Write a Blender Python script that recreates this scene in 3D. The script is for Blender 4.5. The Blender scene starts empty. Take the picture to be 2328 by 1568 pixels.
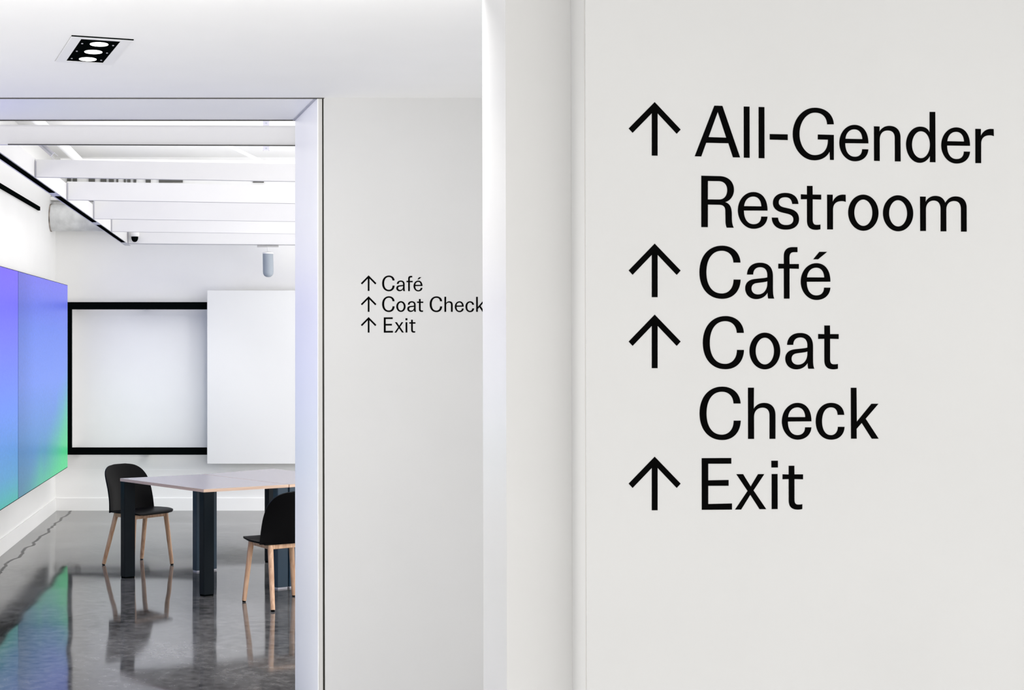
import bpy, bmesh, math, random
from mathutils import Vector, Matrix

random.seed(4)
SC = bpy.context.scene
COL = SC.collection

# ------------------------------------------------------------------ camera
F = 3000.0            # focal length in photograph pixels
CX, CY = 601.0, 775.0 # principal point
EYE = 1.75
cam_d = bpy.data.cameras.new('camera')
cam_d.sensor_width = 36.0
cam_d.sensor_fit = 'HORIZONTAL'
cam_d.lens = 36.0 * F / 2328.0
cam_d.shift_x = (1164.0 - CX) / 2328.0
cam_d.shift_y = -(784.0 - CY) / 2328.0
cam_d.clip_start = 0.05
cam = bpy.data.objects.new('camera', cam_d)
cam.location = (0, 0, EYE)
cam.rotation_euler = (math.pi / 2, 0, 0)
COL.objects.link(cam)
SC.camera = cam

# ------------------------------------------------------------------ world / exposure
SC.view_settings.view_transform = 'Standard'
SC.view_settings.look = 'None'
SC.view_settings.exposure = 0.0
SC.view_settings.gamma = 1.0
SC.view_settings.use_curve_mapping = False
W = bpy.data.worlds.new('world')
SC.world = W
W.use_nodes = True
bg = W.node_tree.nodes['Background']
bg.inputs[0].default_value = (1.0, 0.992, 0.975, 1)
bg.inputs[1].default_value = 1.75


def area(name, loc, rot, sx, sy, power, color=(1, 1, 1), spread=180):
    d = bpy.data.lights.new(name, 'AREA')
    d.shape = 'RECTANGLE'
    d.size = sx
    d.size_y = sy
    d.energy = power
    d.color = color
    d.spread = math.radians(spread)
    o = bpy.data.objects.new(name, d)
    o.location = loc
    o.rotation_euler = rot
    COL.objects.link(o)
    return o


PI = math.pi
# gallery room beyond the opening: unseen area fill added above the beams
area('room_fill', (0.3, 8.2, 3.60), (0, 0, 0), 4.2, 2.6, 14, (1.0, 0.995, 0.985))
area('room_fill_far', (0.3, 11.6, 3.60), (0, 0, 0), 4.2, 2.8, 8, (1.0, 0.995, 0.985))
# upward fill added over the beams to brighten the deck
area('deck_fill', (0.3, 10.0, 3.02), (PI, 0, 0), 4.0, 6.0, 52, (1.0, 0.995, 0.985))
# added soft fill out of view to the right, no window behind it
area('right_fill', (2.86, 10.0, 1.45), (0, math.radians(90), 0), 2.3, 6.6, 118, (1.0, 0.98, 0.945))
area('right_fill_low', (2.84, 12.5, 0.8), (0, math.radians(90), math.radians(-28)), 1.4, 1.5, 42, (1.0, 0.985, 0.955))  # second unseen fill, added for the lower far wall
area('near_fill', (1.5, 6.36, 1.2), (math.radians(90), 0, 0), 2.2, 1.8, 48, (1.0, 0.985, 0.955))  # fill hidden behind the front wall, added to lift the far wall
area('jamb_fill', (-2.12, 7.0, 1.45), (0, math.radians(-90), 0), 2.2, 1.3, 42, (1.0, 0.97, 0.92))  # invented fill left of the opening, brightens jamb and soffit
# unseen foyer fill over the viewer, added to brighten the directory wall
area('foyer_fill', (-0.4, 3.7, 2.77), (math.radians(28), 0, 0), 2.6, 0.3, 46, (1.0, 0.99, 0.975))


def spot(loc, aim, power, soft, cone=100):
    sp = bpy.data.lights.new('key_fill_spot', 'SPOT')
    sp.energy = power
    sp.spot_size = math.radians(cone)
    sp.spot_blend = 0.9
    sp.shadow_soft_size = soft
    sp.color = (1.0, 0.995, 0.98)
    o = bpy.data.objects.new('key_fill_spot', sp)
    o.location = loc
    o.rotation_euler = (Vector(aim) - Vector(loc)).to_track_quat('-Z', 'Y').to_euler()
    COL.objects.link(o)


spot((1.6, 10.6, 2.98), (-0.6, 13.6, 1.7), 36, 0.05)
spot((-0.4, 11.9, 2.60), (-1.1, 13.6, -0.2), 42, 0.2, 80)  # fill spot added to brighten the foot of the far wall
spot((-1.2, 11.2, 2.60), (-2.1, 13.2, 0.0), 18, 0.2, 80)  # unseen fill added for the lower left corner
spot((2.3, 11.2, 2.60), (0.6, 13.6, 0.1), 20, 0.25, 75)  # another added fill, for the wall foot below the board


# ------------------------------------------------------------------ materials
def newmat(name):
    m = bpy.data.materials.new(name)
    m.use_nodes = True
    nt = m.node_tree
    b = nt.nodes['Principled BSDF']
    return m, nt, b


def nd(nt, t, **kw):
    n = nt.nodes.new(t)
    for k, v in kw.items():
        setattr(n, k, v)
    return n


def paint(name, col, rough=0.55, spec=0.5, mott=0.012, bump=0.02, scale=3.0):
    m, nt, b = newmat(name)
    tc = nd(nt, 'ShaderNodeTexCoord')
    n1 = nd(nt, 'ShaderNodeTexNoise')
    n1.inputs['Scale'].default_value = scale
    n1.inputs['Detail'].default_value = 5
    nt.links.new(tc.outputs['Object'], n1.inputs['Vector'])
    ramp = nd(nt, 'ShaderNodeMapRange')
    ramp.inputs['From Min'].default_value = 0.3
    ramp.inputs['From Max'].default_value = 0.7
    ramp.inputs['To Min'].default_value = 1 - mott
    ramp.inputs['To Max'].default_value = 1 + mott
    nt.links.new(n1.outputs['Fac'], ramp.inputs['Value'])
    mul = nd(nt, 'ShaderNodeVectorMath', operation='SCALE')
    mul.inputs[0].default_value = col
    nt.links.new(ramp.outputs['Result'], mul.inputs['Scale'])
    nt.links.new(mul.outputs['Vector'], b.inputs['Base Color'])
    b.inputs['Roughness'].default_value = rough
    b.inputs['Specular IOR Level'].default_value = spec
    if bump:
        n2 = nd(nt, 'ShaderNodeTexNoise')
        n2.inputs['Scale'].default_value = 260
        n2.inputs['Detail'].default_value = 2
        nt.links.new(tc.outputs['Object'], n2.inputs['Vector'])
        bp = nd(nt, 'ShaderNodeBump')
        bp.inputs['Strength'].default_value = bump
        bp.inputs['Distance'].default_value = 0.002
        nt.links.new(n2.outputs['Fac'], bp.inputs['Height'])
        nt.links.new(bp.outputs['Normal'], b.inputs['Normal'])
    return m


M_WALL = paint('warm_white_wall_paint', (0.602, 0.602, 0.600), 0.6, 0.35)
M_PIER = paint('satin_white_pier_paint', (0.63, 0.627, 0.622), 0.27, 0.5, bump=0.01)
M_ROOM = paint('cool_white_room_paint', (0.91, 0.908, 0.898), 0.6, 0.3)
M_CEIL = paint('white_ceiling_paint', (0.90, 0.90, 0.89), 0.7, 0.3)
M_JAMB = paint('white_jamb_lacquer', (0.92, 0.92, 0.91), 0.35, 0.5, bump=0)
M_TRIM = paint('beige_casing_paint', (0.58, 0.572, 0.555), 0.5, 0.3, bump=0)
M_BEAM = paint('white_beam_paint', (0.70, 0.697, 0.70), 0.5, 0.4, bump=0)
M_BOARD = paint('white_board_laminate', (0.70, 0.705, 0.705), 0.35, 0.4, mott=0.005, bump=0)
M_GAP = paint('dark_shadow_gap', (0.06, 0.058, 0.05), 0.7, 0.2, mott=0.3, bump=0)
M_BLACK = paint('black_metal', (0.002, 0.003, 0.003), 0.7, 0.0, mott=0.1, bump=0)
M_VINYL = paint('black_vinyl', (0.001, 0.001, 0.001), 0.6, 0.02, mott=0.1, bump=0)
M_GALV = paint('galvanised_grey', (0.42, 0.42, 0.47), 0.45, 0.5, mott=0.1, bump=0)
M_LAMPGREY = paint('grey_lamp_enamel', (0.33, 0.37, 0.42), 0.5, 0.4, mott=0.02, bump=0)
M_LEG = paint('dark_navy_steel', (0.003, 0.006, 0.009), 0.4, 0.12, mott=0.1, bump=0)
M_LEGBLUE = paint('blue_steel', (0.012, 0.032, 0.055), 0.4, 0.4, mott=0.1, bump=0)
M_DUCT = paint('scuffed_white_duct', (0.72, 0.73, 0.73), 0.6, 0.3, mott=0.16, bump=0.05, scale=9)
M_VENT = paint('dark_vent', (0.12, 0.12, 0.11), 0.8, 0.2, bump=0)
M_SHELL = paint('black_moulded_plastic', (0.002, 0.002, 0.0024), 0.45, 0.07, mott=0.05, bump=0)


def wood(name, c1, c2, scale=(6, 6, 60), rough=0.5):
    m, nt, b = newmat(name)
    tc = nd(nt, 'ShaderNodeTexCoord')
    mp = nd(nt, 'ShaderNodeMapping')
    mp.inputs['Scale'].default_value = scale
    nt.links.new(tc.outputs['Object'], mp.inputs['Vector'])
    n = nd(nt, 'ShaderNodeTexNoise')
    n.inputs['Scale'].default_value = 1.0
    n.inputs['Detail'].default_value = 4
    n.inputs['Distortion'].default_value = 0.6
    nt.links.new(mp.outputs['Vector'], n.inputs['Vector'])
    r = nd(nt, 'ShaderNodeValToRGB')
    r.color_ramp.elements[0].position = 0.35
    r.color_ramp.elements[0].color = (*c1, 1)
    r.color_ramp.elements[1].position = 0.65
    r.color_ramp.elements[1].color = (*c2, 1)
    nt.links.new(n.outputs['Fac'], r.inputs['Fac'])
    nt.links.new(r.outputs['Color'], b.inputs['Base Color'])
    b.inputs['Roughness'].default_value = rough
    return m


M_WOOD = wood('pale_ash_wood', (0.42, 0.24, 0.14), (0.62, 0.40, 0.26), (60, 60, 7))
M_PLY = wood('birch_ply_edge', (0.50, 0.34, 0.25), (0.68, 0.50, 0.38), (4, 4, 260))


def make_top():
    m, nt, b = newmat('pale_lilac_laminate')
    b.inputs['Base Color'].default_value = (0.33, 0.305, 0.33, 1)
    b.inputs['Roughness'].default_value = 0.22
    b.inputs['Specular IOR Level'].default_value = 0.35
    n = nd(nt, 'ShaderNodeTexNoise')
    n.inputs['Scale'].default_value = 40
    bp = nd(nt, 'ShaderNodeBump')
    bp.inputs['Strength'].default_value = 0.02
    nt.links.new(n.outputs['Fac'], bp.inputs['Height'])
    nt.links.new(bp.outputs['Normal'], b.inputs['Normal'])
    return m


M_TOP = make_top()


def make_floor():
    m, nt, b = newmat('polished_concrete')
    tc = nd(nt, 'ShaderNodeTexCoord')
    n1 = nd(nt, 'ShaderNodeTexNoise')
    n1.inputs['Scale'].default_value = 0.9
    n1.inputs['Detail'].default_value = 5
    n1.inputs['Roughness'].default_value = 0.6
    nt.links.new(tc.outputs['Object'], n1.inputs['Vector'])
    n2 = nd(nt, 'ShaderNodeTexNoise')
    n2.inputs['Scale'].default_value = 16
    n2.inputs['Detail'].default_value = 8
    n2.inputs['Roughness'].default_value = 0.7
    nt.links.new(tc.outputs['Object'], n2.inputs['Vector'])
    mx = nd(nt, 'ShaderNodeMix', data_type='FLOAT')
    mx.inputs[0].default_value = 0.5
    nt.links.new(n1.outputs['Fac'], mx.inputs[2])
    nt.links.new(n2.outputs['Fac'], mx.inputs[3])
    r = nd(nt, 'ShaderNodeValToRGB')
    r.color_ramp.elements[0].position = 0.40
    r.color_ramp.elements[0].color = (0.036, 0.035, 0.034, 1)
    r.color_ramp.elements[1].position = 0.60
    r.color_ramp.elements[1].color = (0.165, 0.16, 0.155, 1)
    nt.links.new(mx.outputs[0], r.inputs['Fac'])
    # wandering hairline crack that runs beside the left wall
    sep = nd(nt, 'ShaderNodeSeparateXYZ')
    nt.links.new(tc.outputs['Object'], sep.inputs[0])
    cn = nd(nt, 'ShaderNodeTexNoise', noise_dimensions='1D')
    cn.inputs['Scale'].default_value = 1.6
    cn.inputs['Detail'].default_value = 5
    nt.links.new(sep.outputs['Y'], cn.inputs['W'])
    ma = nd(nt, 'ShaderNodeMath', operation='MULTIPLY_ADD')
    ma.inputs[1].default_value = 0.16
    ma.inputs[2].default_value = -2.08
    nt.links.new(cn.outputs['Fac'], ma.inputs[0])
    sb = nd(nt, 'ShaderNodeMath', operation='SUBTRACT')
    nt.links.new(sep.outputs['X'], sb.inputs[0])
    nt.links.new(ma.outputs[0], sb.inputs[1])
    ab = nd(nt, 'ShaderNodeMath', operation='ABSOLUTE')
    nt.links.new(sb.outputs[0], ab.inputs[0])
    mr = nd(nt, 'ShaderNodeMapRange')
    mr.inputs['From Min'].default_value = 0.006
    mr.inputs['From Max'].default_value = 0.022
    mr.inputs['To Min'].default_value = 0.5
    mr.inputs['To Max'].default_value = 1.0
    nt.links.new(ab.outputs[0], mr.inputs['Value'])
    mul = nd(nt, 'ShaderNodeVectorMath', operation='SCALE')
    nt.links.new(r.outputs['Color'], mul.inputs[0])
    nt.links.new(mr.outputs['Result'], mul.inputs['Scale'])
    nt.links.new(mul.outputs['Vector'], b.inputs['Base Color'])
    rr = nd(nt, 'ShaderNodeMapRange')
    rr.inputs['From Min'].default_value = 0.35
    rr.inputs['From Max'].default_value = 0.7
    rr.inputs['To Min'].default_value = 0.055
    rr.inputs['To Max'].default_value = 0.09
    nt.links.new(n1.outputs['Fac'], rr.inputs['Value'])
    iv = nd(nt, 'ShaderNodeMath', operation='MULTIPLY_ADD')
    nt.links.new(mr.outputs['Result'], iv.inputs[0])
    iv.inputs[1].default_value = -0.7
    iv.inputs[2].default_value = 0.7
    ad = nd(nt, 'ShaderNodeMath', operation='ADD')
    nt.links.new(iv.outputs[0], ad.inputs[0])
    nt.links.new(rr.outputs['Result'], ad.inputs[1])
    nt.links.new(ad.outputs[0], b.inputs['Roughness'])
    b.inputs['IOR'].default_value = 1.6
    n3 = nd(nt, 'ShaderNodeTexNoise')
    n3.inputs['Scale'].default_value = 2.2
    n3.inputs['Detail'].default_value = 0.0
    nt.links.new(tc.outputs['Object'], n3.inputs['Vector'])
    bp = nd(nt, 'ShaderNodeBump')
    bp.inputs['Strength'].default_value = 0.35
    bp.inputs['Distance'].default_value = 0.006
    nt.links.new(n3.outputs['Fac'], bp.inputs['Height'])
    nt.links.new(bp.outputs['Normal'], b.inputs['Normal'])
    return m


M_FLOOR = make_floor()


def emit(name, col, s):
    m, nt, b = newmat(name)
    b.inputs['Base Color'].default_value = (0.8, 0.8, 0.8, 1)
    b.inputs['Emission Color'].default_value = (*col, 1)
    b.inputs['Emission Strength'].default_value = s
    return m


M_LAMP = emit('lamp_lens', (1, 0.99, 0.96), 6.0)

SCREEN_Y0, SCREEN_Y1, SCREEN_Z0, SCREEN_Z1 = 10.51, 13.15, 0.492, 2.307


def make_screen():
    """content of the display: violet to blue to green colour field"""
    m, nt, b = newmat('display_picture')
    g = nd(nt, 'ShaderNodeNewGeometry')
    sep = nd(nt, 'ShaderNodeSeparateXYZ')
    nt.links.new(g.outputs['Position'], sep.inputs[0])

    def mrange(src, a, c, lo=0.0, hi=1.0, smooth=False):
        n = nd(nt, 'ShaderNodeMapRange')
        if smooth:
            n.interpolation_type = 'SMOOTHSTEP'
        n.inputs['From Min'].default_value = a
        n.inputs['From Max'].default_value = c
        n.inputs['To Min'].default_value = lo
        n.inputs['To Max'].default_value = hi
        nt.links.new(src, n.inputs['Value'])
        return n.outputs['Result']

    u = mrange(sep.outputs['Y'], SCREEN_Y0, SCREEN_Y1)
    v = mrange(sep.outputs['Z'], SCREEN_Z0, SCREEN_Z1)

    def ramp(src, stops):
        r = nd(nt, 'ShaderNodeValToRGB')
        e = r.color_ramp.elements
        while len(e) < len(stops):
            e.new(0.5)
        for el, (p, c) in zip(e, stops):
            el.position = p
            el.color = (*[(x / 255.0) ** 2.2 for x in c], 1)
        nt.links.new(src, r.inputs['Fac'])
        return r.outputs['Color']

    right = ramp(v, [(0.0, (75, 135, 165)), (0.25, (88, 140, 205)), (0.5, (108, 140, 236)),
                     (0.75, (100, 128, 232)), (1.0, (112, 112, 232))])
    left = ramp(v, [(0.0, (60, 170, 160)), (0.12, (78, 150, 200)), (0.4, (98, 138, 240)),
                    (0.7, (105, 112, 250)), (1.0, (112, 92, 248))])
    # which panel
    lt = nd(nt, 'ShaderNodeMath', operation='LESS_THAN')
    nt.links.new(sep.outputs['Y'], lt.inputs[0])
    lt.inputs[1].default_value = SCREEN_Y0
    mx = nd(nt, 'ShaderNodeMix', data_type='RGBA')
    nt.links.new(lt.outputs[0], mx.inputs[0])
    nt.links.new(right, mx.inputs[6])
    nt.links.new(left, mx.inputs[7])
    # green field low on the far side
    nz = nd(nt, 'ShaderNodeTexNoise')
    nz.inputs['Scale'].default_value = 1.1
    nt.links.new(g.outputs['Position'], nz.inputs['Vector'])
    a1 = nd(nt, 'ShaderNodeMath', operation='MULTIPLY_ADD')
    nt.links.new(u, a1.inputs[0])
    a1.inputs[1].default_value = 0.52
    nt.links.new(mrange(nz.outputs['Fac'], 0.3, 0.7, 0.08, 0.22), a1.inputs[2])
    a2 = nd(nt, 'ShaderNodeMath', operation='SUBTRACT')
    nt.links.new(a1.outputs[0], a2.inputs[0])
    nt.links.new(v, a2.inputs[1])
    gm = mrange(a2.outputs[0], 0.08, 0.66, smooth=True)
    mx2 = nd(nt, 'ShaderNodeMix', data_type='RGBA')
    nt.links.new(gm, mx2.inputs[0])
    nt.links.new(mx.outputs[2], mx2.inputs[6])
    mx2.inputs[7].default_value = (0.075, 0.62, 0.26, 1)
    # soft column shading beside the panel joints
    sh = nd(nt, 'ShaderNodeMath', operation='SUBTRACT')
    nt.links.new(sep.outputs['Y'], sh.inputs[0])
    sh.inputs[1].default_value = SCREEN_Y0 - 26.4
    fr = nd(nt, 'ShaderNodeMath', operation='MODULO')
    nt.links.new(sh.outputs[0], fr.inputs[0])
    fr.inputs[1].default_value = 2.64
    colm = mrange(fr.outputs[0], 0.0, 0.9, 0.80, 1.0, smooth=True)
    # fine grain
    n = nd(nt, 'ShaderNodeTexNoise')
    n.inputs['Scale'].default_value = 60
    n.inputs['Detail'].default_value = 3
    nt.links.new(g.outputs['Position'], n.inputs['Vector'])
    gr = mrange(n.outputs['Fac'], 0.3, 0.7, 0.93, 1.07)
    sc = nd(nt, 'ShaderNodeVectorMath', operation='SCALE')
    nt.links.new(mx2.outputs[2], sc.inputs[0])
    gc = nd(nt, 'ShaderNodeMath', operation='MULTIPLY')
    nt.links.new(gr, gc.inputs[0])
    nt.links.new(colm, gc.inputs[1])
    nt.links.new(gc.outputs[0], sc.inputs['Scale'])
    b.inputs['Base Color'].default_value = (0.01, 0.01, 0.01, 1)
    b.inputs['Roughness'].default_value = 0.35
    b.inputs['Specular IOR Level'].default_value = 0.1
    nt.links.new(sc.outputs['Vector'], b.inputs['Emission Color'])
    b.inputs['Emission Strength'].default_value = 1.0
    return m


M_SCREEN = make_screen()


# ------------------------------------------------------------------ mesh helpers
def P(px, py, d):
    """point seen at photograph pixel (px, py) that stands at distance d"""
    return Vector(((px - CX) / F * d, d, EYE + (CY - py) / F * d))


def quads(bm, pts, faces):
    vs = [bm.verts.new(p) for p in pts]
    for f in faces:
        bm.faces.new([vs[i] for i in f])
    return vs


def box(bm, x0, x1, y0, y1, z0, z1, bevel=0.0, mat=None):
    vs = quads(bm, [(x0, y0, z0), (x1, y0, z0), (x1, y1, z0), (x0, y1, z0),
                    (x0, y0, z1), (x1, y0, z1), (x1, y1, z1), (x0, y1, z1)],
               [(0, 3, 2, 1), (4, 5, 6, 7), (0, 1, 5, 4), (1, 2, 6, 5), (2, 3, 7, 6), (3, 0, 4, 7)])
    if bevel:
        es = set()
        for v in vs:
            es.update(v.link_edges)
        bmesh.ops.bevel(bm, geom=list(es), offset=bevel, segments=2, affect='EDGES', profile=0.5)
    if mat is not None:
        bmesh.ops.transform(bm, matrix=mat, verts=vs if not bevel else bm.verts)


def prism(bm, poly, z0, z1):
    n = len(poly)
    a = [bm.verts.new((x, y, z0)) for x, y in poly]
    b = [bm.verts.new((x, y, z1)) for x, y in poly]
    bm.faces.new(list(reversed(a)))
    bm.faces.new(b)
    for i in range(n):
        j = (i + 1) % n
        bm.faces.new([a[i], a[j], b[j], b[i]])


def cyl(bm, p0, p1, r0, r1=None, seg=24, cap=True):
    r1 = r0 if r1 is None else r1
    p0, p1 = Vector(p0), Vector(p1)
    ax = (p1 - p0).normalized()
    t = Vector((1, 0, 0)) if abs(ax.x) < 0.9 else Vector((0, 1, 0))
    u = ax.cross(t).normalized()
    w = ax.cross(u)
    A, B = [], []
    for i in range(seg):
        a = 2 * PI * i / seg
        o = u * math.cos(a) + w * math.sin(a)
        A.append(bm.verts.new(p0 + o * r0))
        B.append(bm.verts.new(p1 + o * r1))
    for i in range(seg):
        j = (i + 1) % seg
        bm.faces.new([A[i], A[j], B[j], B[i]])
    if cap:
        bm.faces.new(list(reversed(A)))
        bm.faces.new(B)


def lathe(bm, prof, seg=28):
    rings = []
    for r, z in prof:
        if r < 1e-6:
            rings.append([bm.verts.new((0, 0, z))])
        else:
            rings.append([bm.verts.new((r * math.cos(2 * PI * i / seg), r * math.sin(2 * PI * i / seg), z))
                          for i in range(seg)])
    for a, b in zip(rings, rings[1:]):
        for i in range(seg):
            j = (i + 1) % seg
            if len(a) == 1 and len(b) == 1:
                continue
            if len(a) == 1:
                bm.faces.new([a[0], b[j], b[i]])
            elif len(b) == 1:
                bm.faces.new([a[i], a[j], b[0]])
            else:
                bm.faces.new([a[i], a[j], b[j], b[i]])


def obj(name, bm, mat, parent=None, smooth=False, loc=None):
    bmesh.ops.recalc_face_normals(bm, faces=bm.faces[:])
    me = bpy.data.meshes.new(name)
    bm.to_mesh(me)
    bm.free()
    for m in (mat if isinstance(mat, (list, tuple)) else [mat]):
        me.materials.append(m)
    if smooth:
        for p in me.polygons:
            p.use_smooth = True
        try:
            me.set_sharp_from_angle(angle=math.radians(40))
        except Exception:
            pass
    o = bpy.data.objects.new(name, me)
    COL.objects.link(o)
    if parent:
        o.parent = parent
    if loc is not None:
        o.location = loc
    return o


def tag(o, label=None, cat=None, group=None, kind=None):
    if label:
        o['label'] = label
    if cat:
        o['category'] = cat
    if group:
        o['group'] = group
    if kind:
        o['kind'] = kind
    return o


def thing(name, label, cat, loc=(0, 0, 0), rz=0.0, group=None):
    o = bpy.data.objects.new(name, None)
    o.empty_display_size = 0.1
    o.location = loc
    o.rotation_euler = (0, 0, rz)
    COL.objects.link(o)
    return tag(o, label, cat, group)


def struct(name, bm, mat, label, cat, parent=None):
    o = obj(name, bm, mat, parent)
    if parent is None:
        tag(o, label, cat, kind='structure')
    return o


def lean(bm, k=0.0025):
    """the near joinery in the place stands very slightly out of plumb"""
    for v in bm.verts:
        v.co.x += (EYE - v.co.z) * k


# ------------------------------------------------------------------ the setting
CEIL = 2.80     # foyer ceiling
DECK = 3.65     # deck above the beams
XL = -2.16      # gallery left wall
YB = 13.64      # gallery back wall
XR = 2.9
YO = 5.70       # near face of the opening
YO2 = 6.27      # far face of the opening

bm = bmesh.new(); box(bm, -3.2, 4.2, YO + 0.1, YB + 0.2, -0.12, 0.0)
struct('floor', bm, M_FLOOR, 'polished grey concrete floor of the room beyond the opening', 'floor')
bm = bmesh.new(); box(bm, -4.5, 4.2, -4.0, YO + 0.1, -0.12, 0.0)
struct('floor_foyer', bm, paint('pale_terrazzo', (0.84, 0.83, 0.82), 0.4, 0.4, mott=0.05, bump=0, scale=40), 'pale foyer floor under the viewer, outside the frame', 'floor')
bm = bmesh.new(); box(bm, -3.3, 4.2, -1.2, YO, CEIL, CEIL + 0.12)
struct('ceiling', bm, M_CEIL, 'flat white ceiling with a recessed three-lamp light', 'ceiling')
bm = bmesh.new(); box(bm, XL - 0.15, XR + 0.15, YO2, YB + 0.2, DECK, DECK + 0.12)
tag(obj('ceiling_deck', bm, M_ROOM), 'white ceiling deck high above the beams of the far room', 'ceiling', kind='structure')
# back wall of the gallery with plinth and skirting
bm = bmesh.new(); box(bm, XL - 0.15, XR + 0.15, YB, YB + 0.2, 0, DECK)
wb = struct('wall_back', bm, M_ROOM, 'white far wall behind the black rail frame and the chairs', 'wall')
bm = bmesh.new(); box(bm, XL, XR, YB - 0.006, YB, 0.0, 0.42); obj('wall_plinth', bm, M_ROOM, wb)
bm = bmesh.new(); box(bm, XL, XR, YB - 0.018, YB - 0.006, 0.0, 0.128); box(bm, XL, XR, YB - 0.012, YB - 0.006, 0.1281, 0.133)
struct('baseboard_back', bm, M_ROOM, 'low white skirting along the foot of the far wall', 'baseboard')
bm = bmesh.new(); box(bm, XL - 0.15, XL, YO2, YB, 0, DECK)
struct('wall_left', bm, M_ROOM, 'white side wall behind the coloured video screen', 'wall')
bm = bmesh.new(); box(bm, XL, XL + 0.014, YO2, YB - 0.02, 0, 0.13)
struct('baseboard_left', bm, M_ROOM, 'low white skirting under the coloured video screen', 'baseboard')
bm = bmesh.new(); box(bm, XR, XR + 0.15, YO2, YB, 0, DECK)
struct('wall_right', bm, M_ROOM, 'white side wall of the far room, out of view to the right', 'wall')
# wall between foyer and gallery, right of the opening
xB = (737 - CX) / F * YO
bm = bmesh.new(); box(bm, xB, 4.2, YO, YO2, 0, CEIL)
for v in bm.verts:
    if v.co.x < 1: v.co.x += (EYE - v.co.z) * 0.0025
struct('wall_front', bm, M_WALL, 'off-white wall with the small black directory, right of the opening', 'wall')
bm = bmesh.new(); box(bm, -3.2, 4.2, YO + 0.30, YO2, CEIL + 0.121, DECK + 0.12)
struct('wall_above_opening', bm, M_ROOM, 'white bulkhead over the opening, above the foyer ceiling', 'wall')
bm = bmesh.new(); box(bm, -3.2, XL, YO, YO2, 0, CEIL)
struct('wall_front_left', bm, M_WALL, 'white wall left of the opening, outside the frame', 'wall')
# soffit of the opening
bm = bmesh.new(); box(bm, XL, xB, YO + 0.006, YO2, CEIL, CEIL + 0.12)
struct('trim_soffit', bm, M_JAMB, 'smooth white soffit panel over the opening', 'trim')
# splayed jamb with beige casing edge and dark reveal
xa, xc = (722 - CX) / F * YO, (733 - CX) / F * YO
xj = (671 - CX) / F * YO2
bm = bmesh.new(); prism(bm, [(xa, YO), (xa + 0.004, YO), (xB - 0.0005, YO2), (xj, YO2)], 0, CEIL)
for v in bm.verts:
    if v.co.y < YO + 0.01: v.co.x += (EYE - v.co.z) * 0.001
jm = struct('door_jamb', bm, M_JAMB, 'splayed white jamb down the right side of the opening', 'jamb')
bm = bmesh.new(); prism(bm, [(xa + 0.0045, YO), (xc, YO), (xc, YO + 0.10), (xa + 0.02, YO + 0.10)], 0, CEIL)
for v in bm.verts: v.co.x += (EYE - v.co.z) * 0.0015
obj('casing_edge', bm, M_TRIM, jm)
bm = bmesh.new(); box(bm, xc + 0.0003, xB - 0.0003, YO + 0.012, YO + 0.10, 0, CEIL)
for v in bm.verts: v.co.x += (EYE - v.co.z) * 0.002
obj('shadow_gap', bm, M_GAP, jm)
# thin dark edge trims of the soffit
bm = bmesh.new(); box(bm, XL, xB, YO - 0.002, YO + 0.004, CEIL - 0.004, CEIL - 0.0003)
struct('trim_1', bm, M_GAP, 'thin dark metal edge where ceiling meets the opening', 'trim')
bm = bmesh.new(); box(bm, XL, xj, YO2 - 0.004, YO2 + 0.002, CEIL - 0.0045, CEIL - 0.0003)
struct('trim_2', bm, M_GAP, 'thin dark metal edge on the far side of the soffit', 'trim')
# grey joint between jamb head and soffit
dvec = Vector((xj - xa, YO2 - YO)).normalized(); nv = Vector((-dvec.y, dvec.x))
q = [(xa, YO), (xj, YO2), (xj + nv.x * 0.012, YO2 + nv.y * 0.012), (xa + nv.x * 0.012, YO + nv.y * 0.012)]
bm = bmesh.new(); prism(bm, q, CEIL - 0.003, CEIL - 0.0004)
struct('trim_3', bm, M_GALV, 'slanting grey joint between soffit and jamb', 'trim')

# pier and the large sign wall
YPF, YPN, YW = 3.55, 3.207, 3.06
xp = (1097.5 - CX) / F * YPF
xw = (1333 - CX) / F * YW
bm = bmesh.new(); box(bm, xp, xw + 0.02, YPN, YPF, 0, CEIL); lean(bm, 0.002)
struct('wall_pier', bm, M_PIER, 'white pier standing between the small and the large directory', 'wall')
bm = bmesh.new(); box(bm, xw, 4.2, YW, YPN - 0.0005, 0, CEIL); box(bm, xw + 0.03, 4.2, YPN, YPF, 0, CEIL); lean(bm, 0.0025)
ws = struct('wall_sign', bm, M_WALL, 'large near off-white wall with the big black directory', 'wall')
bm = bmesh.new(); box(bm, xw - 0.0012, xw + 0.0, YW + 0.006, YW + 0.012, 0, CEIL); lean(bm, 0.0025)
obj('corner_bead', bm, M_TRIM, ws)

# ------------------------------------------------------------------ recessed ceiling light
ang = math.radians(16.5)
fx = thing('recessed_downlight', 'recessed rectangular ceiling light with three round white lamps in a black plate', 'ceiling light',
           (-0.6215, 4.772, CEIL), ang)
iw, il = 0.069, 0.187
ow, ol = 0.105, 0.214
bm = bmesh.new()
for (x0, x1, y0, y1) in ((-ow, -iw, -ol, ol), (iw, ow, -ol, ol), (-iw, iw, -ol, -il), (-iw, iw, il, ol)):
    box(bm, x0, x1, y0, y1, -0.004, -0.0002)
obj('flange', bm, paint('flange_enamel', (0.84, 0.84, 0.84), 0.5, 0.4, bump=0), fx)
bm = bmesh.new(); box(bm, -ow - 0.002, ow + 0.004, -ol - 0.006, -ol - 0.0003, -0.0035, -0.0002)
obj('shadow_gap', bm, M_BLACK, fx)
bm = bmesh.new(); box(bm, -ow - 0.0035, -ow - 0.0005, -ol, ol, -0.0012, -0.0002)
obj('shadow_gap', bm, M_TRIM, fx)
bm = bmesh.new(); box(bm, -iw + 0.0003, iw - 0.0003, -il + 0.0003, il - 0.0003, -0.0022, -0.0002)
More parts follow.
